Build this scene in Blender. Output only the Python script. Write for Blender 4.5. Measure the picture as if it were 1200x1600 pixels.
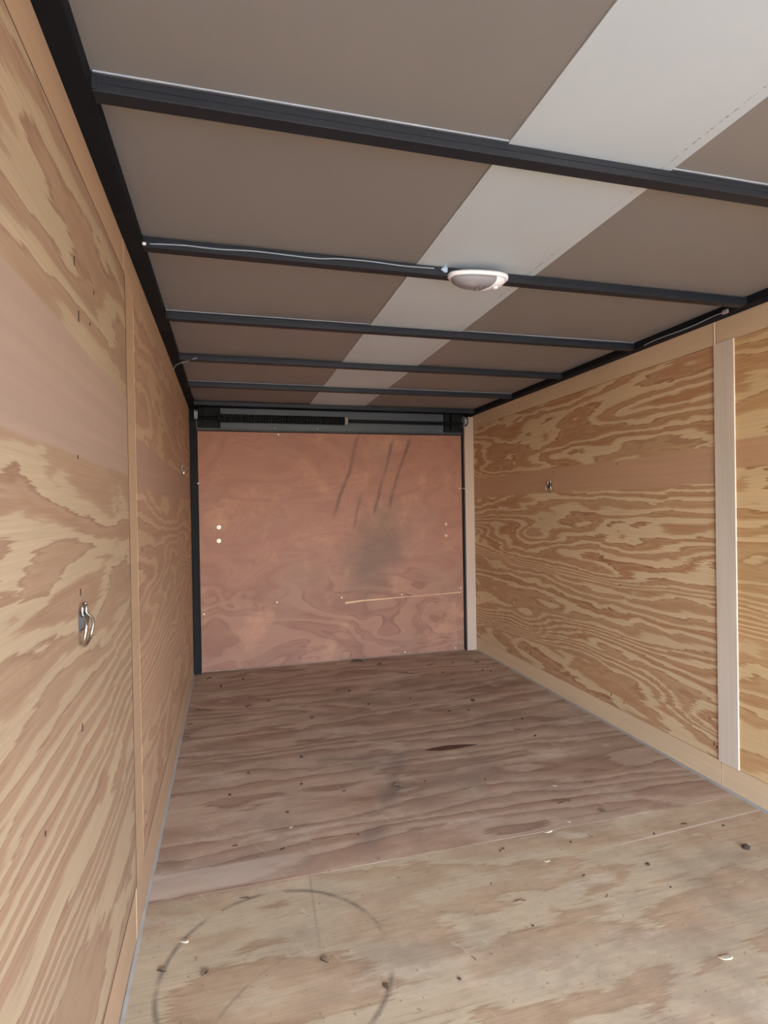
import bpy, bmesh, math, random
from mathutils import Vector, Matrix
random.seed(7)
SC = bpy.context.scene
C = SC.collection
for o in list(bpy.data.objects):
    bpy.data.objects.remove(o)

# ------------------------------------------------------------------ camera
W, D, HW, HS = 2.182, 4.292, 1.896, 1.928      # width, depth to ramp door, wall height, ceiling liner height
YAW, PITCH, ROLL, FPX = 0.2659, -0.0068, -0.0168, 890.8
fw = Vector((math.sin(YAW) * math.cos(PITCH), math.cos(YAW) * math.cos(PITCH), math.sin(PITCH)))
rt = Vector((math.cos(YAW), -math.sin(YAW), 0))
up = rt.cross(fw)
rt, up = (math.cos(ROLL) * rt + math.sin(ROLL) * up), (-math.sin(ROLL) * rt + math.cos(ROLL) * up)
cd = bpy.data.cameras.new('camera')
cam = bpy.data.objects.new('camera', cd)
C.objects.link(cam)
cd.sensor_fit = 'HORIZONTAL'
cd.sensor_width = 36
cd.lens = FPX * 36 / 1200
cd.clip_start = 0.02
m = Matrix((rt, up, -fw)).transposed().to_4x4()
m.translation = Vector((0.2604, 0, 1.1608))
cam.matrix_world = m
SC.camera = cam

# ------------------------------------------------------------------ daylight
wd = bpy.data.worlds.new('sky')
SC.world = wd
wd.use_nodes = True
nt = wd.node_tree
sky = nt.nodes.new('ShaderNodeTexSky')
sky.sky_type = 'NISHITA'
sky.sun_disc = False
sky.sun_elevation = math.radians(48)
sky.sun_rotation = math.radians(170)
sky.air_density = 1.0
sky.dust_density = 0.6
sky.ozone_density = 2.0
bg = nt.nodes['Background']
bg.inputs['Strength'].default_value = 0.62
nt.links.new(sky.outputs[0], bg.inputs['Color'])
sl = bpy.data.lights.new('sun', 'SUN')
sl.energy = 1.6
sl.angle = math.radians(0.6)
sl.color = (1.0, 0.98, 0.96)
sun = bpy.data.objects.new('sun', sl)
C.objects.link(sun)
# high sun from the left of the trailer: it lights the yard but never shines straight into the open end
sun.rotation_euler = Vector((0.68, -0.05, -0.73)).to_track_quat('-Z', 'Y').to_euler()
SC.view_settings.view_transform = 'Standard'
SC.view_settings.look = 'None'
SC.view_settings.gamma = 1
SC.view_settings.use_curve_mapping = False
SC.view_settings.exposure = 2.4
SC.cycles.max_bounces = 14
SC.cycles.diffuse_bounces = 10
SC.cycles.sample_clamp_indirect = 10

# ------------------------------------------------------------------ helpers
def lin(r, g, b):
    f = lambda c: (c / 255 / 12.92) if c <= 10 else ((c / 255 + 0.055) / 1.055) ** 2.4
    return (f(r), f(g), f(b), 1)

class N:
    """small node-graph writer"""
    def __init__(s, name):
        s.m = bpy.data.materials.new(name)
        s.m.use_nodes = True
        s.t = s.m.node_tree
        s.b = s.t.nodes['Principled BSDF']
        s.pos = None
    def link(s, a, b):
        s.t.links.new(a, b)
    def put(s, sock, v):
        if hasattr(v, 'node'):
            s.link(v, sock)
        else:
            sock.default_value = v
    def xyz(s):
        if s.pos is None:
            g = s.t.nodes.new('ShaderNodeNewGeometry')
            x = s.t.nodes.new('ShaderNodeSeparateXYZ')
            s.link(g.outputs['Position'], x.inputs[0])
            s.pos = x.outputs
        return s.pos
    def mth(s, op, a, b=0.0, c=0.0, clamp=False):
        n = s.t.nodes.new('ShaderNodeMath')
        n.operation = op
        n.use_clamp = clamp
        for i, v in enumerate((a, b, c)):
            s.put(n.inputs[i], v)
        return n.outputs[0]
    def add(s, a, b): return s.mth('ADD', a, b)
    def sub(s, a, b): return s.mth('SUBTRACT', a, b)
    def mul(s, a, b): return s.mth('MULTIPLY', a, b)
    def vec(s, x, y, z):
        n = s.t.nodes.new('ShaderNodeCombineXYZ')
        for i, v in enumerate((x, y, z)):
            s.put(n.inputs[i], v)
        return n.outputs[0]
    def noise(s, v, scale=1.0, detail=2.0, rough=0.5, dist=0.0):
        n = s.t.nodes.new('ShaderNodeTexNoise')
        s.link(v, n.inputs['Vector'])
        n.inputs['Scale'].default_value = scale
        n.inputs['Detail'].default_value = detail
        n.inputs['Roughness'].default_value = rough
        n.inputs['Distortion'].default_value = dist
        return n.outputs['Fac']
    def ramp(s, f, stops, interp='LINEAR'):
        n = s.t.nodes.new('ShaderNodeValToRGB')
        n.color_ramp.interpolation = interp
        e = n.color_ramp.elements
        while len(e) < len(stops):
            e.new(0.5)
        for q, (p, c) in zip(e, stops):
            q.position = p
            q.color = c if not isinstance(c, (int, float)) else (c, c, c, 1)
        s.link(f, n.inputs[0])
        return n.outputs[0]
    def mapr(s, v, a, b, c=0.0, d=1.0, smooth=True):
        n = s.t.nodes.new('ShaderNodeMapRange')
        n.interpolation_type = 'SMOOTHSTEP' if smooth else 'LINEAR'
        s.put(n.inputs[0], v)
        for i, q in enumerate((a, b, c, d)):
            n.inputs[i + 1].default_value = q
        return n.outputs[0]
    def mix(s, f, a, b, mode='MIX'):
        n = s.t.nodes.new('ShaderNodeMix')
        n.data_type = 'RGBA'
        n.blend_type = mode
        n.clamp_factor = True
        s.put(n.inputs[0], f)
        s.put(n.inputs[6], a)
        s.put(n.inputs[7], b)
        return n.outputs[2]
    def bump(s, h, strength=0.3, dist=0.002):
        n = s.t.nodes.new('ShaderNodeBump')
        n.inputs['Strength'].default_value = strength
        n.inputs['Distance'].default_value = dist
        s.link(h, n.inputs['Height'])
        s.link(n.outputs[0], s.b.inputs['Normal'])
    def done(s, col, rough=0.6, metal=0.0, spec=0.35):
        s.put(s.b.inputs['Base Color'], col)
        s.put(s.b.inputs['Roughness'], rough)
        s.b.inputs['Metallic'].default_value = metal
        s.b.inputs['Specular IOR Level'].default_value = spec
        return s.m
    def band(s, v, a, b, e):
        """1 between a and b with soft edges e"""
        return s.mul(s.mapr(v, a - e, a + e), s.mapr(v, b - e, b + e, 1.0, 0.0))

def ply_colour(k, along, across, seed, pale, brown, line, sx=0.55, sy=3.2, amp=7.0, linc=2.0, amp2=0.9, jag=0.22, zones=(), soft=0.0):
    """rotary-cut veneer: the contour bands of a stretched height field"""
    # feathered edges: the field is shifted along the grain by fibre noise
    feather = k.noise(k.vec(k.mul(along, 2.0), k.mul(across, 150), seed + 1.7), 1, 2.0, 0.6)
    al = k.add(along, k.mul(k.sub(feather, 0.5), 0.16))
    v = k.vec(k.mul(al, sx), k.mul(across, sy), seed)
    n1 = k.noise(v, 1, 1.6, 0.42, 0.3)
    v2 = k.vec(k.mul(al, sx * 5), k.mul(across, sy * 3.0), seed + 4.3)
    n2 = k.noise(v2, 1, 2.5, 0.55, 0.5)
    v3 = k.vec(k.mul(along, 9), k.mul(across, 130), seed + 9.1)
    n3 = k.noise(v3, 1, 2.0, 0.55)
    h = k.add(k.mul(across, linc), k.add(k.mul(n1, amp), k.add(k.mul(n2, amp2), k.mul(n3, jag))))
    for a, b, n in zones:                 # zones of dense, nearly parallel growth rings
        h = k.add(h, k.mapr(k.add(across, k.mul(k.sub(n1, 0.5), 0.35)), a, b, 0, n, False))
    s_ = k.mth('FRACT', h)
    lerp = lambda a, b, t: tuple(p * (1 - t) + q * t for p, q in zip(a, b))
    if soft:
        col = k.ramp(s_, [(0.0, pale), (0.30, pale), (0.55, lerp(pale, brown, .7)), (0.78, brown), (0.92, line), (1.0, pale)])
    else:
        col = k.ramp(s_, [(0.0, pale), (0.36, lerp(pale, brown, .10)), (0.43, lerp(pale, brown, .75)), (0.60, brown), (0.84, lerp(brown, pale, .3)), (0.925, lerp(brown, line, .6)), (0.97, line), (1.0, pale)])
    # every ring differs a little in depth of colour
    ring = k.mth('FLOOR', h)
    rv = k.mth('FRACT', k.mul(k.mth('SINE', k.mul(ring, 12.99)), 43.7))
    col = k.mix(k.mul(rv, 0.38), col, lerp(pale, brown, 0.35))
    fib = k.noise(k.vec(k.mul(along, 3.0), k.mul(across, 260), seed + 2.2), 1, 3, 0.6)
    col = k.mix(1.0, col, k.ramp(fib, [(0.25, 0.88), (0.7, 1.07)]), 'MULTIPLY')
    tone = k.noise(k.vec(k.mul(along, 0.9), k.mul(across, 2.6), seed + 7.7), 1, 3, 0.55)
    col = k.mix(1.0, col, k.ramp(tone, [(0.3, 0.90), (0.7, 1.06)]), 'MULTIPLY')
    return col, s_, fib

def mat_wall(name, seed, pale, brown, line, smooth, bands, **kw):
    k = N(name)
    x, y, z = k.xyz()
    col, s_, fib = ply_colour(k, y, z, seed, pale, brown, line, **kw)
    wob = k.mul(k.sub(k.noise(k.vec(k.mul(y, 0.9), 0.3, seed), 1, 3), 0.5), 0.06)
    zz = k.add(z, wob)
    for a, b, e, c in bands:          # plain veneer strips running the length of the sheet
        f2 = k.noise(k.vec(k.mul(y, 1.5), k.mul(z, 60), seed + 3), 1, 2)
        sc = k.mix(1.0, c, k.ramp(f2, [(0.3, 0.94), (0.7, 1.04)]), 'MULTIPLY')
        col = k.mix(k.band(zz, a, b, e), col, sc)
    k.bump(fib, 0.12, 0.001)
    return k.done(col, 0.62)

def mat_board(name, colour, vertical=False, seed=0.0, var=0.06):
    k = N(name)
    x, y, z = k.xyz()
    al, ac = (z, y) if vertical else (y, z)
    f = k.noise(k.vec(k.mul(al, 1.6), k.mul(ac, 55), seed), 1, 3, 0.6)
    g = k.noise(k.vec(k.mul(al, 1.2), k.mul(ac, 7), seed + 4), 1, 2, 0.5)
    col = k.mix(1.0, colour, k.ramp(f, [(0.25, 1 - var), (0.75, 1 + var)]), 'MULTIPLY')
    col = k.mix(1.0, col, k.ramp(g, [(0.3, 1 - var), (0.7, 1 + var)]), 'MULTIPLY')
    return k.done(col, 0.65)

def mat_plain(name, colour, rough=0.5, metal=0.0, var=0.05, scale=8.0, spec=0.4):
    k = N(name)
    x, y, z = k.xyz()
    n = k.noise(k.vec(x, y, z), scale, 4, 0.55)
    col = k.mix(1.0, colour, k.ramp(n, [(0.3, 1 - var), (0.7, 1 + var)]), 'MULTIPLY')
    return k.done(col, k.mapr(n, 0.3, 0.7, rough * 0.9, rough * 1.1), metal, spec)

M = {}
PALE, BROWN, LINE = lin(216, 188, 148), lin(174, 122, 84), lin(152, 100, 66)
M['right_far'] = mat_wall('plywood_right_far', 3.1, PALE, BROWN, LINE, None,
    [(1.235, 1.385, 0.006, lin(190, 148, 116))], amp=10.0, linc=6.0, amp2=2.2, zones=((0.80, 1.04, 8), (0.22, 0.46, 6), (1.42, 1.52, 2)))
M['right_near'] = mat_wall('plywood_right_near', 8.4, lin(220, 186, 138), lin(186, 136, 88), lin(166, 114, 70), None,
    [(1.30, 1.41, 0.006, lin(194, 148, 110))], amp=9.0, linc=7.0, amp2=1.6, zones=((0.62, 0.86, 8),))
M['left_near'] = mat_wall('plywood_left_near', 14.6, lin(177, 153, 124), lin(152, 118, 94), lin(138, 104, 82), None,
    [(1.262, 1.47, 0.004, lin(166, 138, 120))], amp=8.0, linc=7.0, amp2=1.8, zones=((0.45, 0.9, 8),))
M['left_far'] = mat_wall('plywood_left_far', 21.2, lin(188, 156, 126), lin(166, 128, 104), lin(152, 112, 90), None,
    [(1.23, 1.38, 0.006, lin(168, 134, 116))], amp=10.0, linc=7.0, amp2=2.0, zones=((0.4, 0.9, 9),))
M['board_right'] = mat_board('smooth_board_right', lin(212, 182, 146), seed=1)
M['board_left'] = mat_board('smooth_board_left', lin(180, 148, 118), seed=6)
M['batten'] = mat_board('pale_batten', lin(208, 190, 170), True, 3)
M['post_board'] = mat_board('grey_tan_post', lin(178, 154, 138), True, 9, 0.03)
M['substrate'] = mat_plain('substrate', lin(120, 84, 58), 0.8)

def mat_floor():
    k = N('plywood_floor')
    x, y, z = k.xyz()
    near = k.mapr(y, 1.8, 1.806)
    near = k.sub(1.0, near)
    ca, s1, fib = ply_colour(k, x, y, 31.7, lin(188, 158, 130), lin(160, 124, 98), lin(130, 96, 74), sx=0.45, sy=2.6, amp=7, linc=6, amp2=2.0, soft=1)
    cb, s2, fib2 = ply_colour(k, x, y, 44.3, lin(194, 172, 138), lin(182, 150, 116), lin(166, 134, 100), sx=0.8, sy=2.8, amp=4.5, linc=2.0, amp2=2.2, soft=1)
    col = k.mix(near, ca, cb)
    # trodden-in grey dirt and pale scuffs
    d1 = k.noise(k.vec(k.mul(x, 1.0), k.mul(y, 1.5), 3.0), 1.6, 5, 0.62)
    col = k.mix(k.mapr(d1, 0.48, 0.72, 0, 0.5), col, lin(138, 116, 98))
    d2 = k.noise(k.vec(k.mul(x, 1.0), k.mul(y, 2.5), 13.0), 2.6, 5, 0.65)
    col = k.mix(k.mapr(d2, 0.54, 0.72, 0, 0.5), col, lin(214, 192, 164))
    d3 = k.noise(k.vec(x, y, 0.0), 55, 3, 0.65)
    col = k.mix(k.mapr(d3, 0.63, 0.72, 0, 0.6), col, lin(112, 88, 70))
    fine = k.noise(k.vec(k.mul(x, 20), k.mul(y, 60), 5), 1, 4, 0.6)
    col = k.mix(1.0, col, k.ramp(fine, [(0.3, 0.93), (0.7, 1.05)]), 'MULTIPLY')
    # long fine scratches and grain cracks
    cr = k.noise(k.vec(k.mul(x, 2.2), k.mul(y, 46), 21), 1, 3, 0.6)
    col = k.mix(k.mapr(cr, 0.64, 0.70, 0, 0.35), col, lin(120, 92, 70))
    sc2 = k.noise(k.vec(k.mul(k.add(x, k.mul(y, 0.6)), 40), k.mul(k.sub(y, k.mul(x, 0.4)), 5), 31), 1, 3, 0.6)
    col = k.mix(k.mapr(sc2, 0.66, 0.72, 0, 0.25), col, lin(222, 206, 182))
    mot = k.noise(k.vec(x, y, 9.0), 7, 5, 0.65)
    col = k.mix(1.0, col, k.ramp(mot, [(0.3, 0.88), (0.7, 1.08)]), 'MULTIPLY')
    # rubber skid ring and streaks
    brk = k.mapr(k.noise(k.vec(x, y, 2.0), 7, 4, 0.6), 0.36, 0.6)
    def ring(cx, cy, r, w, a):
        rr = k.mth('SQRT', k.add(k.mth('POWER', k.sub(x, cx), 2), k.mth('POWER', k.sub(y, cy), 2)))
        f = k.mapr(k.mth('ABSOLUTE', k.sub(rr, r)), 0, w, a, 0)
        return k.mul(f, brk)
    col = k.mix(ring(0.36, 1.465, 0.29, 0.012, 0.7), col, lin(96, 84, 74))
    col = k.mix(k.mul(ring(0.52, 1.15, 0.365, 0.007, 0.4), k.band(x, 0.18, 0.42, 0.02)), col, lin(110, 94, 82))
    st = k.mapr(k.mth('ABSOLUTE', k.sub(x, k.add(0.402, k.mul(y, 0.047)))), 0, 0.007, 0.28, 0)
    col = k.mix(k.mul(k.mul(st, brk), k.band(y, 1.5, 1.84, 0.03)), col, lin(110, 96, 84))
    sm = k.mapr(k.mth('ABSOLUTE', k.sub(x, k.add(-0.25, k.mul(y, 0.5)))), 0, 0.09, 0.45, 0)
    col = k.mix(k.mul(k.mul(sm, brk), k.band(y, 1.85, 2.6, 0.15)), col, lin(104, 92, 84))
    lite = k.mul(k.band(y, 1.822, 1.94, 0.006), k.mapr(x, 0.25, 0.62, 0.55, 0))
    col = k.mix(lite, col, lin(206, 184, 160))
    scr = k.mul(k.mapr(k.mth('ABSOLUTE', k.sub(y, k.add(1.575, k.mul(x, 0.057)))), 0, 0.006, 0.7, 0), k.band(x, 1.5, 2.3, 0.2))
    col = k.mix(scr, col, lin(224, 208, 186))
    k.bump(fine, 0.15, 0.001)
    return k.done(col, k.mapr(d1, 0.3, 0.7, 0.5, 0.7), 0, 0.35)
M['floor'] = mat_floor()

def mat_door():
    k = N('plywood_ramp_door')
    x, y, z = k.xyz()
    v = k.vec(k.mul(x, 0.9), k.mul(z, 2.2), 52.0)
    n1 = k.noise(v, 1.4, 2, 0.5, 0.6)
    s_ = k.mth('FRACT', k.mul(n1, 7.0))
    base, dk = lin(154, 105, 87), lin(145, 97, 80)
    col = k.ramp(s_, [(0, base), (0.5, dk), (0.9, base), (0.96, dk), (1, base)])
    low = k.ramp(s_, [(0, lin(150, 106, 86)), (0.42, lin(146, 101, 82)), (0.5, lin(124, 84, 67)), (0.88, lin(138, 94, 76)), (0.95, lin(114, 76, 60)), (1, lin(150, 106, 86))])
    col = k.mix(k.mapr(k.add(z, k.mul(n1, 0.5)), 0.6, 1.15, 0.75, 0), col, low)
    blot = k.noise(k.vec(x, z, 4.0), 2.6, 5, 0.6)
    col = k.mix(k.mapr(blot, 0.48, 0.7, 0, 0.6), col, lin(146, 108, 90))
    b2 = k.noise(k.vec(x, z, 14.0), 3.4, 5, 0.65)
    col = k.mix(k.mapr(b2, 0.5, 0.72, 0, 0.5), col, lin(184, 134, 104))
    fib = k.noise(k.vec(k.mul(x, 3), k.mul(z, 160), 1), 1, 3, 0.6)
    col = k.mix(1.0, col, k.ramp(fib, [(0.3, 0.95), (0.7, 1.04)]), 'MULTIPLY')
    brk = k.mapr(k.noise(k.vec(k.mul(x, 6), k.mul(z, 3), 2), 1, 4, 0.6), 0.3, 0.6, 0.25, 1)
    for x0, sl_, z0, z1, w, a in ((1.24, 0.33, 1.10, 1.73, 0.026, 0.75), (1.53, 0.29, 1.12, 1.70, 0.024, 0.75), (1.66, 0.34, 1.18, 1.70, 0.024, 0.75), (1.30, 0.31, 1.02, 1.25, 0.02, 0.5)):
        zt = 1.73 if z0 > 1.05 else 1.40
        cx = k.add(k.add(x0, k.mul(k.sub(z, zt), sl_)), k.mul(k.sub(k.noise(k.vec(0.0, k.mul(z, 2.5), x0 * 9), 1, 2, 0.5), 0.5), 0.07))
        f = k.mapr(k.mth('ABSOLUTE', k.sub(x, cx)), 0, w, a, 0)
        col = k.mix(k.mul(k.mul(f, brk), k.band(z, z0, z1, 0.05)), col, lin(92, 66, 54))
    # grey rubbed patch in the middle
    wx = k.add(x, k.mul(k.sub(k.noise(k.vec(x, z, 8.0), 5, 4, 0.6), 0.5), 0.30))
    wz = k.add(z, k.mul(k.sub(k.noise(k.vec(x, z, 18.0), 5, 4, 0.6), 0.5), 0.30))
    rr = k.mth('SQRT', k.add(k.mth('POWER', k.mul(k.sub(wx, k.add(1.13, k.mul(z, 0.28))), 3.0), 2), k.mth('POWER', k.mul(k.sub(wz, 0.82), 1.9), 2)))
    col = k.mix(k.mapr(rr, 0.2, 1.05, 0.62, 0), col, lin(102, 80, 68))
    k.bump(fib, 0.1, 0.001)
    return k.done(col, 0.6)
M['door'] = mat_door()

M['liner'] = mat_plain('brown_roof_liner', lin(144, 137, 126), 0.45, 0, 0.03, 3.0, 0.5)
def mat_strip():
    k = N('white_ceiling_strip')
    x, y, z = k.xyz()
    n = k.noise(k.vec(x, y, z), 4, 3, 0.5)
    col = k.mix(1.0, lin(208, 215, 210), k.ramp(n, [(0.3, 0.97), (0.7, 1.03)]), 'MULTIPLY')
    # faint printed stitch of ticks along the right edge
    tick = k.mapr(k.noise(k.vec(k.mul(x, 30), k.mul(y, 60), 3), 1, 3, 0.7), 0.45, 0.6)
    row = k.mapr(k.noise(k.vec(0.5, k.mul(y, 3.2), 9), 1, 2, 0.5), 0.40, 0.50)
    f = k.mul(k.mul(k.band(x, 1.2245, 1.2295, 0.0008), tick), row)
    col = k.mix(k.mul(f, 0.7), col, lin(120, 122, 122))
    return k.done(col, 0.4, 0, 0.5)
M['strip'] = mat_strip()
M['black'] = mat_plain('black_painted_steel', lin(34, 37, 42), 0.5, 0.0, 0.1, 6, 0.35)
M['blackrail'] = mat_plain('black_rail_steel', lin(27, 28, 30), 0.75, 0.0, 0.1, 6, 0.15)
M['header_grey'] = mat_plain('dark_grey_header_sheet', lin(66, 72, 80), 0.5, 0.0, 0.06, 5)
M['alu'] = mat_plain('bare_aluminium', lin(150, 152, 154), 0.5, 0.3, 0.05, 20)
M['foil'] = mat_plain('pale_liner_edge', lin(168, 172, 176), 0.5, 0.0, 0.08, 60)
M['steel'] = mat_plain('zinc_plated_steel', lin(186, 182, 172), 0.32, 1.0, 0.08, 40)
M['dark_steel'] = mat_plain('dark_bracket_steel', lin(70, 66, 66), 0.4, 0.6, 0.1, 40)
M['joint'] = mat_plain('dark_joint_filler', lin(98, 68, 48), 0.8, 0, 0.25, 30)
M['screw'] = mat_plain('pale_screw_head', lin(226, 214, 204), 0.35, 0.3, 0.05, 60)
M['hole'] = mat_plain('dark_hole', lin(60, 40, 30), 0.8)
M['white_plastic'] = mat_plain('white_plastic', lin(236, 232, 230), 0.35, 0.0, 0.02, 10, 0.5)
M['grey_wire'] = mat_plain('grey_wire', lin(150, 158, 162), 0.5, 0, 0.05, 30)
M['sealant'] = mat_plain('blue_white_sealant', lin(200, 214, 226), 0.5, 0, 0.08, 60)
M['caulk'] = mat_plain('grey_caulk', lin(160, 150, 138), 0.7, 0, 0.12, 14)
M['hinge'] = mat_plain('dull_hinge_strip', lin(128, 106, 92), 0.6, 0, 0.15, 20)
M['split'] = mat_plain('dark_veneer_split', lin(84, 50, 34), 0.7, 0, 0.2, 30)
M['crack'] = mat_plain('pale_veneer_split', lin(206, 166, 130), 0.7, 0, 0.1, 30)
M['ground'] = mat_plain('gravel_yard', lin(158, 164, 172), 0.9, 0, 0.15, 3)
M['skin'] = mat_plain('outer_aluminium_skin', lin(205, 205, 205), 0.4, 0.2, 0.03)
M['leafbrown'] = mat_plain('dry_leaf', lin(104, 84, 62), 0.8, 0, 0.25, 90)
M['darkleaf'] = mat_plain('dark_leaf', lin(84, 58, 42), 0.8, 0, 0.25, 90)
M['twig'] = mat_plain('brown_twig', lin(92, 62, 44), 0.8, 0, 0.2, 90)
M['chip'] = mat_plain('brown_chip', lin(96, 68, 50), 0.8, 0, 0.2, 90)
M['pale'] = mat_plain('pale_wood_shaving', lin(184, 164, 136), 0.7, 0, 0.1, 90)
M['dirt'] = mat_plain('dark_dirt', lin(70, 54, 42), 0.9, 0, 0.2, 90)
def mat_lens():
    k = N('clear_lens')
    k.b.inputs['Transmission Weight'].default_value = 0.72
    k.b.inputs['IOR'].default_value = 1.3
    return k.done(lin(246, 240, 240), 0.15, 0, 0.5)
M['lens'] = mat_lens()

def mesh_obj(name, bm, mat, parent=None, smooth=False):
    me = bpy.data.meshes.new(name)
    bmesh.ops.recalc_face_normals(bm, faces=bm.faces)
    bm.to_mesh(me)
    bm.free()
    if smooth:
        for p in me.polygons:
            p.use_smooth = True
    me.materials.append(M[mat] if isinstance(mat, str) else mat)
    o = bpy.data.objects.new(name, me)
    C.objects.link(o)
    if parent:
        o.parent = parent
    return o
def tag(o, label, cat, group=None):
    o['label'] = label
    o['category'] = cat
    if group:
        o['group'] = group
    return o
def struct(o, label=None):
    o['kind'] = 'structure'
    if label:
        o['label'] = label
    return o
def empty(name, loc=(0, 0, 0)):
    o = bpy.data.objects.new(name, None)
    o.empty_display_size = 0.05
    o.location = loc
    C.objects.link(o)
    return o
def abox(bm, x0, x1, y0, y1, z0, z1, bev=0.0):
    r = bmesh.ops.create_cube(bm, size=1)
    vs = r['verts']
    for v in vs:
        v.co = Vector((x0 + (v.co.x + .5) * (x1 - x0), y0 + (v.co.y + .5) * (y1 - y0), z0 + (v.co.z + .5) * (z1 - z0)))
    if bev:
        es = list({e for v in vs for e in v.link_edges})
        bmesh.ops.bevel(bm, geom=es, offset=bev, segments=1, affect='EDGES')
def box(name, mat, x0, x1, y0, y1, z0, z1, parent=None, bev=0.0):
    """a box mesh with its origin at the middle of its base"""
    base = parent_base(parent)
    ox, oy, oz = (x0 + x1) / 2, (y0 + y1) / 2, z0
    bm = bmesh.new()
    abox(bm, x0 - ox, x1 - ox, y0 - oy, y1 - oy, 0, z1 - z0, bev)
    o = mesh_obj(name, bm, mat, parent)
    o.location = Vector((ox, oy, oz)) - base
    return o
def parent_base(p):
    b = Vector((0, 0, 0))
    while p:
        b += p.location
        p = p.parent
    return b
def tube(bm, pts, r, seg=8, closed=False):
    pts = [Vector(p) for p in pts]
    n = len(pts)
    rings = []
    ref = None
    for i, p in enumerate(pts):
        a = pts[(i - 1) % n] if (closed or i > 0) else p
        b = pts[(i + 1) % n] if (closed or i < n - 1) else p
        t = (b - a).normalized()
        if ref is None:
            ref = Vector((0, 0, 1)) if abs(t.z) < 0.9 else Vector((1, 0, 0))
        u = (ref - t * ref.dot(t)).normalized()
        ref = u
        v = t.cross(u)
        rr = r[i] if isinstance(r, (list, tuple)) else r
        rings.append([bm.verts.new(p + rr * (math.cos(2 * math.pi * j / seg) * u + math.sin(2 * math.pi * j / seg) * v)) for j in range(seg)])
    for i in range(n if closed else n - 1):
        a, b = rings[i], rings[(i + 1) % n]
        for j in range(seg):
            bm.faces.new((a[j], a[(j + 1) % seg], b[(j + 1) % seg], b[j]))
    if not closed:
        bm.faces.new(rings[0][::-1])
        bm.faces.new(rings[-1])
def smoothpath(pts, n=6):
    pts = [Vector(p) for p in pts]
    out = []
    for i in range(len(pts) - 1):
        p0, p1, p2, p3 = pts[max(i - 1, 0)], pts[i], pts[i + 1], pts[min(i + 2, len(pts) - 1)]
        for k in range(n):
            t = k / n
            out.append(0.5 * ((2 * p1) + (p2 - p0) * t + (2 * p0 - 5 * p1 + 4 * p2 - p3) * t * t + (3 * p1 - p0 - 3 * p2 + p3) * t ** 3))
    out.append(pts[-1])
    return out
def disc(bm, c, axis, r, h, seg=12, inset=0.0):
    """low cylinder starting at c and rising h along axis"""
    c, ax = Vector(c), Vector(axis).normalized()
    u = ax.orthogonal().normalized()
    v = ax.cross(u)
    rings = []
    for q, rr in ((0, r), (h * 0.6, r), (h, r * (1 - inset))):
        rings.append([bm.verts.new(c + ax * q + rr * (math.cos(2 * math.pi * j / seg) * u + math.sin(2 * math.pi * j / seg) * v)) for j in range(seg)])
    for a, b in zip(rings, rings[1:]):
        for j in range(seg):
            bm.faces.new((a[j], a[(j + 1) % seg], b[(j + 1) % seg], b[j]))
    bm.faces.new(rings[0][::-1])
    bm.faces.new(rings[-1])

# ------------------------------------------------------------------ shell
YF = -1.30                                            # the trailer is open at this end, behind the camera
ground = struct(box('ground', 'ground', -14, 16, -14, 18, -0.62, -0.56))

floor = struct(empty('floor', (W / 2, 1.6, -0.03)), 'scuffed plywood floor sheets')
FS = [YF, 0.59, 1.806, 3.03, D + 0.03]
for a, b in zip(FS, FS[1:]):
    box('plywood_sheet', 'floor', -0.004, W + 0.004, a + 0.0008, b - 0.0012, -0.02, 0.0, floor, 0.0008)
box('subfloor', 'substrate', -0.08, W + 0.08, YF - 0.05, D + 0.08, -0.06, -0.0205, floor)

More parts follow.
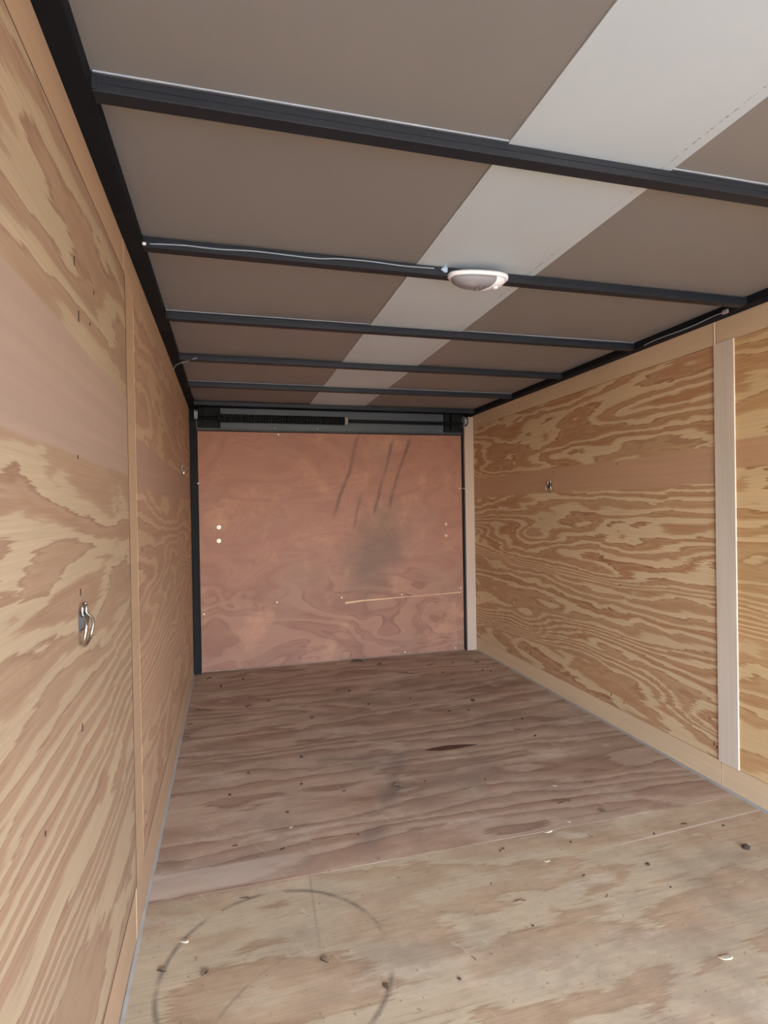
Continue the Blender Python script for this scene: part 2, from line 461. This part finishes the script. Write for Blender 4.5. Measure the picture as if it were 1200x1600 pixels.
def wall(side):
    left = side == 'left'
    s = 1 if left else -1
    x0 = 0 if left else W
    X = lambda d: x0 + s * d                       # d: distance into the room
    w = struct(empty('wall_' + side, (x0, 1.6, 0)), 'plywood panelled %s trailer wall' % side)
    def bx(name, mat, d0, d1, y0, y1, z0, z1, bev=0.0, p=w):
        a, b = sorted((X(d0), X(d1)))
        return box(name, mat, a, b, y0, y1, z0, z1, p, bev)
    yn = YF
    seam = 1.66 if left else 1.882
    bd = 'board_' + side
    # structural backing and outer skin
    bx('backing', 'substrate', -0.03, -0.0065, yn, D + 0.05, -0.02, HW + 0.03)
    bx('outer_skin', 'skin', -0.036, -0.0305, yn, D + 0.0600, -0.06, HW + 0.09)
    top = HW - 0.001
    bx('top_board', bd, -0.006, 0.0, yn, seam - 0.001, 1.802, top, 0.0006)
    bx('top_board', bd, -0.006, 0.0006, seam + 0.001, D - 0.001, 1.802, top, 0.0006)
    zb = 0.150 if left else 0.108
    bx('base_board', bd, -0.006, 0.0, yn, seam - 0.001, 0.0005, zb - 0.002, 0.0006)
    bx('base_board', bd, -0.006, 0.0012, seam + 0.001, D - 0.001, 0.0005, zb - 0.002, 0.0006)
    if left:
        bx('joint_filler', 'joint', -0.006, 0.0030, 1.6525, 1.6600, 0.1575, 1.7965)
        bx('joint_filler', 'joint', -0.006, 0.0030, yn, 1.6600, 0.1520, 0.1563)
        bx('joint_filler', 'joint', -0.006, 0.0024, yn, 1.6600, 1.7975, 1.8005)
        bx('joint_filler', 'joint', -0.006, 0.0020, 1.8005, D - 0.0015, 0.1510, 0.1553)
        bx('plywood_panel', 'left_near', -0.006, 0.0025, yn, 1.6523, zb + 0.0065, 1.7972, 0.0006)
        bx('batten', bd, -0.006, 0.0012, 1.6615, 1.7995, zb - 0.0015, 1.8015, 0.0006)
        bx('plywood_panel', 'left_far', -0.006, 0.0016, 1.8005, D - 0.0015, zb + 0.0055, 1.8, 0.0006)
    else:
        bx('plywood_panel', 'right_near', -0.006, 0.0012, yn, 1.835, zb, 1.80, 0.0006)
        bx('plywood_panel', 'right_far', -0.006, 0.0012, 1.837, D - 0.0015, zb, 1.80, 0.0006)
        bx('batten', 'batten', 0.0013, 0.0075, 1.792, 1.888, 0.106, 1.804, 0.001)
        bx('seam_bead', 'batten', 0.0, 0.002, 1.886, 1.892, 1.806, HW - 0.001, 0.0008)
        bx('seam_bead', 'board_right', 0.0012, 0.002, 1.874, 1.878, 0.002, 0.105, 0.0003)
    return w, X, s
wl, XL, _ = wall('left')
wr, XR, _ = wall('right')

# nail heads and staple holes in the panels
def nails(parent, xs, dirn, lst):
    base = parent_base(parent)
    for (y, z, h) in lst:
        bm = bmesh.new()
        abox(bm, -0.0006, 0.0006, -0.002, 0.002, -h * .28, h * .28)
        o = mesh_obj('staple_hole', bm, 'hole', parent)
        o.location = Vector((xs + dirn * 0.0004, y, z)) - base
nails(wl, 0.0025, 1, [(1.126, 1.611, .03), (1.278, 1.609, .012), (1.239, 1.534, .008), (1.124, 1.261, .012), (1.123, 1.02, .022), (1.117, .78, .024), (.90, .71, .012), (1.15, 1.52, .035)])
nails(wl, 0.0016, 1, [(1.90, 1.609, .012), (1.86, .25, .012), (1.86, .21, .012), (3.553, .523, .085)])
nails(wr, W - 0.0012, -1, [(3.111, 1.615, .018), (2.5, 1.366, .02), (2.498, 1.023, .016), (2.493, .748, .018), (2.479, .486, .014), (3.14, .567, .02), (2.472, .152, .018), (2.572, .163, .03), (2.712, 1.663, .012), (3.097, 1.362, .014), (1.901, .156, .022), (3.102, .628, .014), (1.915, .162, .026)])

# ceiling
ceil = struct(empty('ceiling', (W / 2, 1.6, HS)), 'brown roof liner with white centre strip')
box('roof_skin', 'skin', -0.036, W + 0.036, YF - 0.05, D + 0.08, HS + 0.012, HS + 0.03, ceil)
XS0, XS1 = 0.8432, 1.255
B1, S = 1.0907, 0.6096
joints = [YF, B1, B1 + 2 * S, B1 + 4 * S, D + 0.03]
for a, b in zip(joints, joints[1:]):
    box('liner_panel', 'liner', 0.0, XS0 + 0.012, a + 0.001, b - 0.002, HS, HS + 0.004, ceil)
    box('liner_panel', 'liner', XS1 - 0.012, W, a + 0.001, b - 0.002, HS, HS + 0.004, ceil)
    if 0 < b < D:
        for xa, xb in ((0.046, XS0 - 0.001), (XS1 + 0.001, W - 0.046)):
            box('liner_edge', 'foil', xa, xb, b - 0.006, b - 0.002, HS - 0.003, HS - 0.0002, ceil, 0.0008)
box('centre_strip', 'strip', XS0, XS1, YF, D - 0.02, HS - 0.0035, HS - 0.0002, ceil, 0.0005)

# top rails
for side, x0, x1 in (('left', -0.028, 0.043), ('right', W - 0.043, W + 0.028)):
    r = empty('top_rail', ((x0 + x1) / 2, 1.6, HW))
    box('rail_tube', 'blackrail', x0, x1, YF, D + 0.03, HW, HS + 0.0115, r, 0.002)
    tag(r, 'black steel top rail running along the head of the %s plywood wall' % side, 'rail', 'black top rails')

# roof bows
BOWL = ['black steel roof bow nearest the camera, crossing the whole ceiling',
        'black steel roof bow carrying the white dome lamp and thin wire',
        'black steel roof bow just behind the one with the dome lamp',
        'black steel roof bow, fourth from the camera, with a loose wire stub',
        'black steel roof bow, second from the ramp door header',
        'black steel roof bow closest to the ramp door header']
bows = []
for i in range(6):
    y = B1 + i * S
    b = empty('roof_bow', (W / 2, y, HW))
    # hat-section bow: web, lower flange lip, upper flange
    bm = bmesh.new()
    abox(bm, -W / 2 + 0.0435, W / 2 - 0.0435, 0.0, 0.035, 0.0, HS - HW - 0.004, 0.0015)
    mesh_obj('bow_tube', bm, 'black', b)
    bm = bmesh.new()
    abox(bm, -W / 2 + 0.0435, W / 2 - 0.0435, -0.0012, 0.0, 0.0135, 0.0150, 0)
    mesh_obj('bow_seam', bm, 'black', b)
    for sx in (-1, 1):
        bm = bmesh.new()
        xa, xb = sorted((sx * (W / 2 - 0.052), sx * (W / 2 - 0.0435)))
        abox(bm, xa, xb, -0.004, 0.039, 0.002, HS - HW - 0.004, 0.001)
        mesh_obj('weld_plate', bm, 'black', b)
    bows.append(b)
    tag(b, BOWL[i], 'roof beam', 'roof bows')

# ------------------------------------------------------------------ ramp door end
door = struct(empty('door_1', (W / 2, D, 0)), 'closed plywood ramp door at the far end')
box('door_panel', 'door', 0.054, 2.0865, D, D + 0.02, 0.006, 1.735, door, 0.001)
box('door_frame', 'blackrail', -0.0064, W + 0.0064, D + 0.0205, D + 0.06, -0.02, HS + 0.01, door)
box('door_skin', 'skin', -0.036, W + 0.036, D + 0.0605, D + 0.07, -0.06, HS + 0.0115, door)
box('bottom_hinge_strip', 'hinge', 0.05, 2.09, D - 0.005, D, 0.0005, 0.007, door, 0.001)
# raised pale split across the veneer
bm = bmesh.new()
pts = [(1.11, .436, .010), (1.25, .447, .007), (1.45, .452, .006), (1.62, .458, .003), (1.80, .462, .003), (2.07, .468, .005)]
tv, bv = [], []
for px, pz, h in pts:
    tv.append((bm.verts.new((px, D - 0.0002, pz + h)), bm.verts.new((px, D - 0.0012, pz + h * .5)), bm.verts.new((px, D - 0.0002, pz - h * .4))))
for a, b in zip(tv, tv[1:]):
    bm.faces.new((a[0], b[0], b[1], a[1]))
    bm.faces.new((a[1], b[1], b[2], a[2]))
    bm.faces.new((a[2], b[2], b[0], a[0]))
o = mesh_obj('veneer_split', bm, 'crack', door)
o.location = -parent_base(door)
def screws(parent, lst, r, h, mat, name):
    for (x, z) in lst:
        bm = bmesh.new()
        disc(bm, (0, 0, 0), (0, -1, 0), r, h, 12, 0.25)
        o = mesh_obj(name, bm, mat, parent)
        o.location = Vector((x, D, z)) - parent_base(parent)
        if r > 0.008:
            bm = bmesh.new()
            disc(bm, (0, -h, 0), (0, -1, 0), r * 0.42, 0.003, 8, 0.2)
            mesh_obj('screw', bm, 'caulk', o)
screws(door, [(.19, 1.042), (.188, .944)], 0.0155, 0.004, 'screw', 'washer')
screws(door, [(1.945, 1.023), (1.943, .931)], 0.0115, 0.003, 'crack', 'washer')
screws(door, [(.595, .475), (1.083, .481), (1.564, .478), (.075, .42), (2.063, .502), (2.065, 1.31), (1.582, .022), (2.01, .022), (.627, 1.72)], 0.0055, 0.003, 'screw', 'screw_head')

trim = struct(box('trim_1', 'blackrail', 0.004, 0.052, D - 0.035, D + 0.02, 0.0005, 1.80, None, 0.002), 'black steel door post beside the left wall')
trim = struct(box('trim_2', 'post_board', 2.103, W - 0.001, D - 0.030, D + 0.02, 0.0005, 1.885, None, 0.001), 'grey tan board covering the right door post')
trim = struct(box('trim_3', 'blackrail', 2.089, 2.102, D - 0.012, D + 0.02, 0.0005, 1.80, None, 0.001), 'thin black steel edge beside the right door post')
bits = []
for zc, xx in ((1.36, 0.056), (1.31, 2.092)):
    q = box('door_catch', 'alu', xx - 0.008, xx + 0.008, D - 0.042, D - 0.0355 if xx < 1 else D - 0.013, zc - 0.008, zc + 0.004, None, 0.002)
    tag(q, 'tiny zinc catch on the %s' % ('left black door post' if xx < 1 else 'right black door edge'), 'catch')

# spring header above the door
hd = empty('ramp_spring_header', (W / 2, D - 0.06, 1.737))
HB = parent_base(hd)
def hbox(name, mat, x0, x1, y0, y1, z0, z1, bev=0.001, p=hd):
    return box(name, mat, x0, x1, y0, y1, z0, z1, p, bev)
hbox('back_sheet', 'header_grey', 0.215, 1.935, D - 0.004, D + 0.012, 1.757, 1.905)
hbox('bottom_channel', 'black', 0.054, 2.088, D - 0.030, D + 0.012, 1.7365, 1.748)
hbox('bottom_channel_lip', 'header_grey', 0.054, 2.088, D - 0.020, D + 0.012, 1.7485, 1.7565)
hbox('top_beam', 'blackrail', 0.045, W - 0.045, D - 0.075, D + 0.02, 1.9055, HS - 0.0045)
hbox('top_beam_tape', 'foil', 0.98, 1.40, D - 0.0765, D - 0.0752, 1.909, 1.914, 0)
for xa, xb in ((0.054, 0.213), (1.937, 2.088)):
    hbox('end_bracket', 'blackrail', xa, xb, D - 0.02, D + 0.012, 1.757, 1.905)
    hbox('end_bracket_plate', 'blackrail', xa + 0.045, xa + 0.052, D - 0.06, D - 0.0205, 1.78, 1.90)
# torsion spring: a close coil on the left half of the shaft
bm = bmesh.new()
n = 46
for j in range(n):
    x = 0.20 + j * (1.105 - 0.20) / (n - 1)
    disc(bm, (x, D - 0.050, 1.825), (1, 0, 0), 0.030, 0.017, 14, 0.18)
o = mesh_obj('torsion_spring', bm, 'blackrail', hd, True)
o.location = -HB
o['kind'] = 'stuff'
bm = bmesh.new()
tube(bm, [(0.064, D - 0.050, 1.825), (2.079, D - 0.050, 1.825)], 0.0125, 12)
o = mesh_obj('shaft', bm, 'blackrail', hd, True)
o.location = -HB
bm = bmesh.new()
disc(bm, (1.118, D - 0.050, 1.825), (1, 0, 0), 0.031, 0.022, 16, 0.2)
o = mesh_obj('winding_cone', bm, 'caulk', hd)
o.location = -HB
for xc in (0.062, 2.105):
    bm = bmesh.new()
    disc(bm, (0.0, 0, 0), (-1, 0, 0), 0.032, 0.020, 24, 0.05)
    d_ = mesh_obj('cable_drum', bm, 'alu', hd)
    d_.location = Vector((xc, D - 0.055, 1.845)) - HB
    bm = bmesh.new()
    disc(bm, (0.0003, 0, 0), (1, 0, 0), 0.040, 0.006, 24, 0.05)
    mesh_obj('drum_flange', bm, 'blackrail', d_)
    bm = bmesh.new()
    disc(bm, (-0.0205, 0, 0), (-1, 0, 0), 0.039, 0.004, 24, 0.05)
    mesh_obj('drum_flange', bm, 'alu', d_)
    bm = bmesh.new()
    tube(bm, [(-0.01, -0.034, 0), (-0.009, -0.034, -0.045), (-0.008, 0.012, -0.110)], 0.0016, 6)
    mesh_obj('cable', bm, 'alu', d_)
tag(hd, 'black ramp door spring assembly with grey sheet above the plywood ramp door', 'spring assembly')
for x, z in ((0.6, 1.765), (0.92, 1.766), (1.905, 1.772)):
    bm = bmesh.new()
    disc(bm, (x, D - 0.004, z), (0, -1, 0), 0.005, 0.003, 8, 0.2)
    o = mesh_obj('rivet', bm, 'alu', hd)
    o.location = -HB

# caulk lines where the walls meet the floor
for side in (0, 1):
    bm = bmesh.new()
    ya, yb, n = YF, D - 0.04, 60
    x0, s = (0.0013, 1) if side == 0 else (W - 0.0013, -1)
    prev = None
    for j in range(n + 1):
        y = ya + (yb - ya) * j / n
        wv = (0.007 if side == 0 else 0.010) + 0.004 * random.random()
        ring = [bm.verts.new((x0, y, 0.0006)), bm.verts.new((x0, y, 0.007)), bm.verts.new((x0 + s * wv * .5, y, 0.004)), bm.verts.new((x0 + s * wv, y, 0.0006))]
        if prev:
            for q in range(4):
                bm.faces.new((prev[q], prev[(q + 1) % 4], ring[(q + 1) % 4], ring[q]))
        else:
            bm.faces.new(ring)
        prev = ring
    bm.faces.new(prev[::-1])
    o = mesh_obj('baseboard_' + ('left' if side == 0 else 'right'), bm, 'caulk')
    struct(o, 'grey caulk bead at the foot of the %s wall' % ('left' if side == 0 else 'right'))

# ------------------------------------------------------------------ dome lamp
lamp = empty('dome_lamp', (1.040, 1.678, HW))
A_, B_ = 0.100, 0.050
def oval(t, f=1.0):
    c, s_ = math.cos(t), math.sin(t)
    ex = 2 / 2.5
    px = A_ * f * math.copysign(abs(c) ** ex, c)
    w = B_ * f * math.copysign(abs(s_) ** ex, s_)
    w *= 1.0 + 0.18 * px / A_                     # broader at the switch end
    return px, w
SEG = 40
def rings_obj(name, mat, rows, parent, clip=None, cap=True):
    bm = bmesh.new()
    rr = []
    for f, z in rows:
        rr.append([bm.verts.new((*oval(2 * math.pi * j / SEG, f), z)) for j in range(SEG)])
    for a, b in zip(rr, rr[1:]):
        for j in range(SEG):
            bm.faces.new((a[j], a[(j + 1) % SEG], b[(j + 1) % SEG], b[j]))
    bm.faces.new(rr[0][::-1])
    if cap:
        bm.faces.new(rr[-1])
    if clip:
        bmesh.ops.bisect_plane(bm, geom=bm.verts[:] + bm.edges[:] + bm.faces[:], plane_co=clip[0], plane_no=clip[1], clear_outer=True)
        bmesh.ops.holes_fill(bm, edges=[e for e in bm.edges if e.is_boundary], sides=0)
    return mesh_obj(name, bm, mat, parent, True)
rings_obj('base', 'white_plastic', [(1.0, -0.001), (1.0, -0.010), (0.97, -0.013), (0.90, -0.0135)], lamp)
dome = [(0.89, -0.0135), (0.87, -0.021), (0.80, -0.028), (0.66, -0.034), (0.45, -0.037), (0.2, -0.038)]
lens = rings_obj('lens', 'lens', dome, lamp, ((0.026, 0, 0), (1, 0.45, 0)))
sw = rings_obj('switch_housing', 'white_plastic', dome, lamp, ((0.0275, 0, 0), (-1, -0.45, 0)))
bm = bmesh.new()
disc(bm, (0.056, -0.010, -0.033), (0.1, -0.1, -1), 0.0085, 0.008, 14, 0.3)
mesh_obj('switch_button', bm, 'white_plastic', sw)
bm = bmesh.new()
tube(bm, [(-0.045, 0, -0.0225), (-0.032, 0, -0.0225), (-0.028, 0, -0.0225), (-0.008, 0, -0.0225), (-0.004, 0, -0.0225)], [0.005, 0.005, 0.008, 0.008, 0.003], 12)
mesh_obj('bulb', bm, 'caulk', lamp, True)
tag(lamp, 'white oval dome lamp with clear lens under the second roof bow', 'ceiling lamp')

# blob of sealant next to it
bm = bmesh.new()
bmesh.ops.create_icosphere(bm, subdivisions=2, radius=1)
for v in bm.verts:
    v.co = Vector((v.co.x * 0.0115, v.co.y * 0.005, v.co.z * 0.010)) * (1 + 0.18 * math.sin(v.co.x * 5 + v.co.z * 7))
o = mesh_obj('sealant_dab', bm, 'sealant', None, True)
o.location = (0.935, B1 + S - 0.004, 1.914)
tag(o, 'pale blue dab of sealant on the roof bow beside the dome lamp', 'sealant')

# wires
def wire(name, pts, r, mat, label, cat):
    pts = smoothpath(pts)
    base = Vector(pts[0])
    bm = bmesh.new()
    tube(bm, [p - base for p in pts], r, 6)
    o = mesh_obj(name, bm, mat, None, True)
    o.location = base
    return tag(o, label, cat)
yb = B1 + S - 0.0035
wire('lamp_wire', [(0.062, yb, 1.904), (0.15, yb, 1.909), (0.245, yb, 1.908), (0.35, yb, 1.9125), (0.52, yb, 1.9095), (0.60, yb, 1.9155), (0.70, yb, 1.9165), (0.80, yb, 1.913), (0.90, yb, 1.915)], 0.0022, 'grey_wire', 'thin grey wire running along the roof bow to the dome lamp', 'wire')
wire('wire_stub', [(0.003, 3.10, 1.8915), (0.02, 3.02, 1.8915), (0.058, 2.955, 1.892), (0.11, 2.918, 1.902), (0.125, 2.914, 1.906)], 0.003, 'grey_wire', 'short loose wire stub hanging beside the top of the left wall', 'wire')
wire('rail_wire', [(W - 0.046, 2.24, 1.896), (W - 0.0475, 2.16, 1.900), (W - 0.048, 2.03, 1.897), (W - 0.050, 1.93, 1.896), (W - 0.050, 1.85, 1.901), (W - 0.048, 1.79, 1.900)], 0.0022, 'grey_wire', 'thin wire sagging from the right top rail above the batten', 'wire')
o = box('wire_clip', 'caulk', W - 0.054, W - 0.0435, 1.775, 1.80, 1.893, 1.908, None, 0.002)
tag(o, 'small pale clip holding the wire to the right top rail', 'clip')
o = box('wire_clip', 'white_plastic', 0.0436, 0.054, B1 + S - 0.010, B1 + S - 0.0045, 1.897, 1.906, None, 0.002)
tag(o, 'tiny white clip at the left end of the dome lamp wire', 'clip')

# ------------------------------------------------------------------ rope rings on the walls
def rope_ring(loc, s, size, label):
    t = empty('rope_ring', loc)
    k = size / 0.073
    def P(x, y, z): return (s * x * k, y * k, z * k)
    bm = bmesh.new()                                        # bent strap that is screwed to the wall
    prof = [(0.0005, 0.060), (0.003, 0.060), (0.003, 0.054), (0.009, 0.050), (0.0105, 0.042), (0.008, 0.034), (0.003, 0.032), (0.003, 0.026), (0.0005, 0.026)]
    la = [bm.verts.new(P(x, -0.017, z)) for x, z in prof]
    lb = [bm.verts.new(P(x, 0.017, z)) for x, z in prof]
    for j in range(len(prof) - 1):
        bm.faces.new((la[j], la[j + 1], lb[j + 1], lb[j]))
    bm.faces.new(la)
    bm.faces.new(lb[::-1])
    bm.faces.new((la[0], lb[0], lb[-1], la[-1]))
    mesh_obj('bracket', bm, 'dark_steel', t)
    bm = bmesh.new()
    disc(bm, P(0.0105, 0, 0.043), (s, 0, 0), 0.0055 * k, 0.002 * k, 10, 0.3)
    mesh_obj('screw', bm, 'steel', t)
    bm = bmesh.new()                                        # wire loop: small eye above, cranked neck, long loop below
    half = [(0.006, 0.004, 0.0735), (0.006, 0.012, 0.070), (0.006, 0.014, 0.062), (0.0065, 0.013, 0.055), (0.0125, 0.018, 0.047), (0.0145, 0.024, 0.040),
            (0.0135, 0.027, 0.028), (0.0105, 0.026, 0.014), (0.008, 0.017, 0.004), (0.0075, 0.006, 0.001)]
    path = [P(x, -y, z) for x, y, z in half] + [P(x, y, z) for x, y, z in half[::-1]]
    tube(bm, smoothpath(path, 4), 0.0026 * k, 8)
    mesh_obj('ring', bm, 'steel', t, True)
    return tag(t, label, 'rope ring', 'steel rope rings on the walls')
rope_ring((0.0026, 1.122, 0.925), 1, 0.074, 'large steel rope ring on the near left plywood panel')
rope_ring((W - 0.0013, 3.131, 1.24), -1, 0.076, 'steel rope ring on the right plywood wall')
rope_ring((0.0017, 3.48, 1.36), 1, 0.072, 'small far steel rope ring on the left wall near the ramp door')

# ------------------------------------------------------------------ floor debris
bm = bmesh.new()
tp = [(1.153, 2.579), (1.189, 2.591), (1.271, 2.597), (1.349, 2.583), (1.414, 2.562)]
bt = [(1.143, 2.571), (1.218, 2.546), (1.291, 2.547), (1.37, 2.553), (1.413, 2.558)]
t_ = [bm.verts.new((x - 1.28, y - 2.58, 0.0005)) for x, y in tp]
b_ = [bm.verts.new((x - 1.28, y - 2.58, 0.0005)) for x, y in bt]
for j in range(len(tp) - 1):
    bm.faces.new((t_[j], t_[j + 1], b_[j + 1], b_[j]))
o = mesh_obj('veneer_split', bm, 'split', floor)
o.location = Vector((1.28, 2.58, 0)) - parent_base(floor)

DEB = [('chip', 1.318, 4.098, 0.047), ('twig', 1.434, 3.816, 0.125), ('twig', 1.675, 3.958, 0.08), ('crumb', 1.85, 3.954, 0.019), ('chip', 2.023, 3.914, 0.046), ('chip', 1.689, 3.747, 0.032), ('chip', 1.682, 3.562, 0.034), ('crumb', 1.971, 3.702, 0.023), ('crumb', 2.019, 3.67, 0.022), ('leaf', 1.178, 4.22, 0.09), ('chip', 0.106, 4.133, 0.045), ('crumb', 0.19, 3.912, 0.027), ('crumb', 0.336, 4.026, 0.022), ('chip', 0.356, 3.463, 0.054), ('twig', 0.10, 3.48, 0.114), ('chip', 0.035, 3.274, 0.028), ('crumb', 0.688, 3.161, 0.025), ('crumb', 1.038, 3.275, 0.019), ('chip', 0.471, 3.519, 0.032), ('crumb', 0.323, 2.58, 0.017), ('crumb', 0.244, 2.404, 0.016), ('crumb', 0.568, 2.671, 0.021), ('crumb', 0.536, 2.41, 0.016), ('chip', 0.696, 2.304, 0.017), ('leaf', 0.919, 2.268, 0.048), ('crumb', 0.456, 2.202, 0.016), ('pale', 0.458, 2.096, 0.017), ('crumb', 0.682, 1.977, 0.012), ('crumb', 0.98, 3.554, 0.024), ('crumb', 1.644, 3.136, 0.034), ('crumb', 1.447, 3.02, 0.019), ('crumb', 1.558, 3.006, 0.018), ('crumb', 1.304, 3.296, 0.016), ('crumb', 1.042, 2.282, 0.01), ('crumb', 1.78, 2.79, 0.02), ('twig', 1.687, 2.669, 0.046), ('chip', 1.729, 2.569, 0.025), ('twig', 1.69, 2.069, 0.047), ('twig', 1.505, 1.959, 0.062), ('pale', 1.539, 2.088, 0.021), ('leaf', 1.604, 1.86, 0.028), ('chip', 1.682, 1.682, 0.018), ('chip', 1.826, 1.701, 0.027), ('crumb', 1.95, 1.65, 0.014), ('clod', 1.912, 1.521, 0.029), ('pale', 1.334, 1.8, 0.031), ('pale', 1.441, 1.836, 0.019), ('twig', 1.462, 1.736, 0.023), ('crumb', 1.376, 1.722, 0.01), ('crumb', 1.122, 1.746, 0.01), ('crumb', 1.289, 2.218, 0.01), ('chip', 0.26, 2.037, 0.022), ('chip', 0.418, 1.97, 0.022), ('twig', 0.29, 1.751, 0.039), ('pale', 0.122, 1.625, 0.034), ('leaf', 0.076, 1.534, 0.026), ('leaf', 0.183, 1.497, 0.023), ('leaf', 0.476, 1.45, 0.026), ('leaf', 0.606, 1.33, 0.023), ('crumb', 0.786, 1.299, 0.013), ('twig', 0.846, 1.35, 0.02), ('crumb', 1.05, 1.408, 0.009), ('chip', 1.312, 1.555, 0.016), ('twig', 1.321, 1.454, 0.019), ('pale', 1.24, 1.652, 0.021), ('crumb', 1.135, 1.752, 0.015), ('crumb', 1.538, 1.541, 0.018), ('crumb', 1.527, 1.432, 0.009), ('pale', 1.46, 1.17, 0.036), ('twig', 1.064, 1.508, 0.038), ('crumb', 1.018, 1.603, 0.007)]
def make_debris(kind, rnd):
    bm = bmesh.new()
    if kind in ('crumb', 'clod'):
        bmesh.ops.create_icosphere(bm, subdivisions=2 if kind == 'clod' else 1, radius=0.5)
        for v in bm.verts:
            f = 1 + rnd.uniform(-0.25, 0.25)
            v.co = Vector((v.co.x * f, v.co.y * f * 0.8, max(v.co.z * f * 0.45, -0.2) + 0.2))
        return bm
    if kind == 'leaf':                                     # curled scrap of a dry leaf
        n, rows = 6, []
        for i in range(n):
            u = i / (n - 1)
            wd_ = 0.36 * math.sin(math.pi * (0.08 + 0.88 * u)) * rnd.uniform(0.7, 1.15)
            cl = 0.14 * math.sin(u * 3.1) + 0.02
            top = [(u - .5, wd_, cl + 0.10), (u - .5, 0, cl * 0.6 + 0.02), (u - .5, -wd_ * rnd.uniform(.6, 1), cl + 0.06)]
            rows.append([bm.verts.new(p) for p in top] + [bm.verts.new((p[0], p[1] * .96, p[2] - 0.02)) for p in top[::-1]])
        for a, b in zip(rows, rows[1:]):
            for j in range(6):
                bm.faces.new((a[j], a[(j + 1) % 6], b[(j + 1) % 6], b[j]))
        bm.faces.new(rows[0][::-1])
        bm.faces.new(rows[-1])
    elif kind == 'twig':
        pts = [(-.5, 0, .04), (-.25, rnd.uniform(-.08, .08), .04), (0.05, rnd.uniform(-.12, .12), .05), (.3, rnd.uniform(-.1, .1), .045), (.5, rnd.uniform(-.1, .1), .035)]
        tube(bm, pts, [.025, .04, .045, .04, .02], 6)
    else:                                                  # chip or shaving: thin splintered slab
        n = 7
        lo, hi = [], []
        for i in range(n):
            t = 2 * math.pi * i / n
            r = rnd.uniform(0.32, 0.5)
            p = (math.cos(t) * r * 1.1, math.sin(t) * r * (0.4 if kind == 'pale' else 0.5))
            lo.append(bm.verts.new((*p, 0.0)))
            hi.append(bm.verts.new((p[0] * .95, p[1] * .95, 0.09 + 0.06 * math.cos(t))))
        for i in range(n):
            bm.faces.new((lo[i], lo[(i + 1) % n], hi[(i + 1) % n], hi[i]))
        bm.faces.new(lo[::-1])
        bm.faces.new(hi)
    # drop so the lowest point touches z = 0
    mz = min(v.co.z for v in bm.verts)
    for v in bm.verts:
        v.co.z -= mz
    return bm
rnd = random.Random(11)
UNIQ = {(1.434, 3.816): 'long curved brown twig lying near the ramp door',
        (1.675, 3.958): 'short brown twig near the right corner of the ramp door',
        (1.178, 4.22): 'dark leaf scrap pressed against the foot of the ramp door',
        (0.10, 3.48): 'thin dark twig at the foot of the far left wall',
        (0.919, 2.268): 'brown leaf scrap in the middle of the floor',
        (1.604, 1.86): 'dark leaf scrap beside the floor seam on the right',
        (1.912, 1.521): 'dark round clod of dirt on the floor by the right wall',
        (0.476, 1.45): 'grey brown leaf scrap inside the skid ring',
        (0.606, 1.33): 'grey brown leaf scrap at the right edge of the skid ring',
        (0.183, 1.497): 'crumpled leaf scrap in the left half of the skid ring',
        (0.076, 1.534): 'dark leaf scrap on the skid ring beside the left wall',
        (0.29, 1.751): 'brown twig lying across the top of the skid ring',
        (1.46, 1.17): 'large pale wood shaving at the lower right of the floor',
        (0.122, 1.625): 'pale wood shaving beside the left wall next to the floor seam',
        (1.334, 1.8): 'curled pale wood shaving lying on the floor seam right of centre'}
KN = {'crumb': ('dirt_crumb', 'dirt', 'tiny dark dirt crumb on the plywood floor', 'dirt crumb', 'dirt crumbs on the floor'),
      'clod': ('dirt_clod', 'dirt', '', 'dirt clod', None),
      'chip': ('wood_chip', 'chip', 'small brown wood chip on the plywood floor', 'wood chip', 'brown wood chips on the floor'),
      'twig': ('twig', 'twig', 'small thin brown twig on the plywood floor', 'twig', 'small twigs on the floor'),
      'leaf': ('leaf_scrap', 'leafbrown', '', 'leaf', None),
      'pale': ('wood_shaving', 'pale', 'small pale wood shaving on the plywood floor', 'wood shaving', 'pale wood shavings on the floor')}
VAR = {}
ORD = ['nearest', 'second from', 'third from', 'fourth from', 'fifth from', 'sixth from', 'seventh from', 'eighth from', 'ninth from', 'tenth from', 'eleventh from', 'twelfth from', 'thirteenth from', 'fourteenth from', 'fifteenth from', 'sixteenth from']
ZONE = ['left third', 'middle third', 'right third']
LOOK = {'crumb': 'tiny dark dirt crumb', 'chip': 'small brown wood chip', 'twig': 'small thin brown twig', 'pale': 'small pale wood shaving'}
def place_label(i):
    k, x, y, s = DEB[i]
    zn = lambda x_: min(2, int(3 * x_ / W))
    rank = sum(1 for d in DEB if d[0] == k and zn(d[1]) == zn(x) and d[2] > y)
    return '%s in the %s of the floor, %s the ramp door' % (LOOK[k], ZONE[zn(x)], ORD[rank])
for i, (k_, x, y, s) in enumerate(DEB):
    nm, mt, lab, cat, grp = KN[k_]
    var = (k_, i % 4)
    if var not in VAR:
        o = mesh_obj(nm, make_debris(k_, rnd), mt)
        VAR[var] = o
    else:
        o = bpy.data.objects.new(nm, VAR[var].data)
        C.objects.link(o)
    o.location = (x, y, 0.0004)
    o.rotation_euler = (0, 0, rnd.uniform(-0.5, 0.5) + (0 if k_ in ('twig', 'chip', 'leaf') and y > 2.2 else rnd.choice((0, 0.9, -0.8))))
    hz = min(s, 0.05)
    o.scale = (s, s, hz)
    tag(o, UNIQ.get((x, y)) or place_label(i), cat, grp)
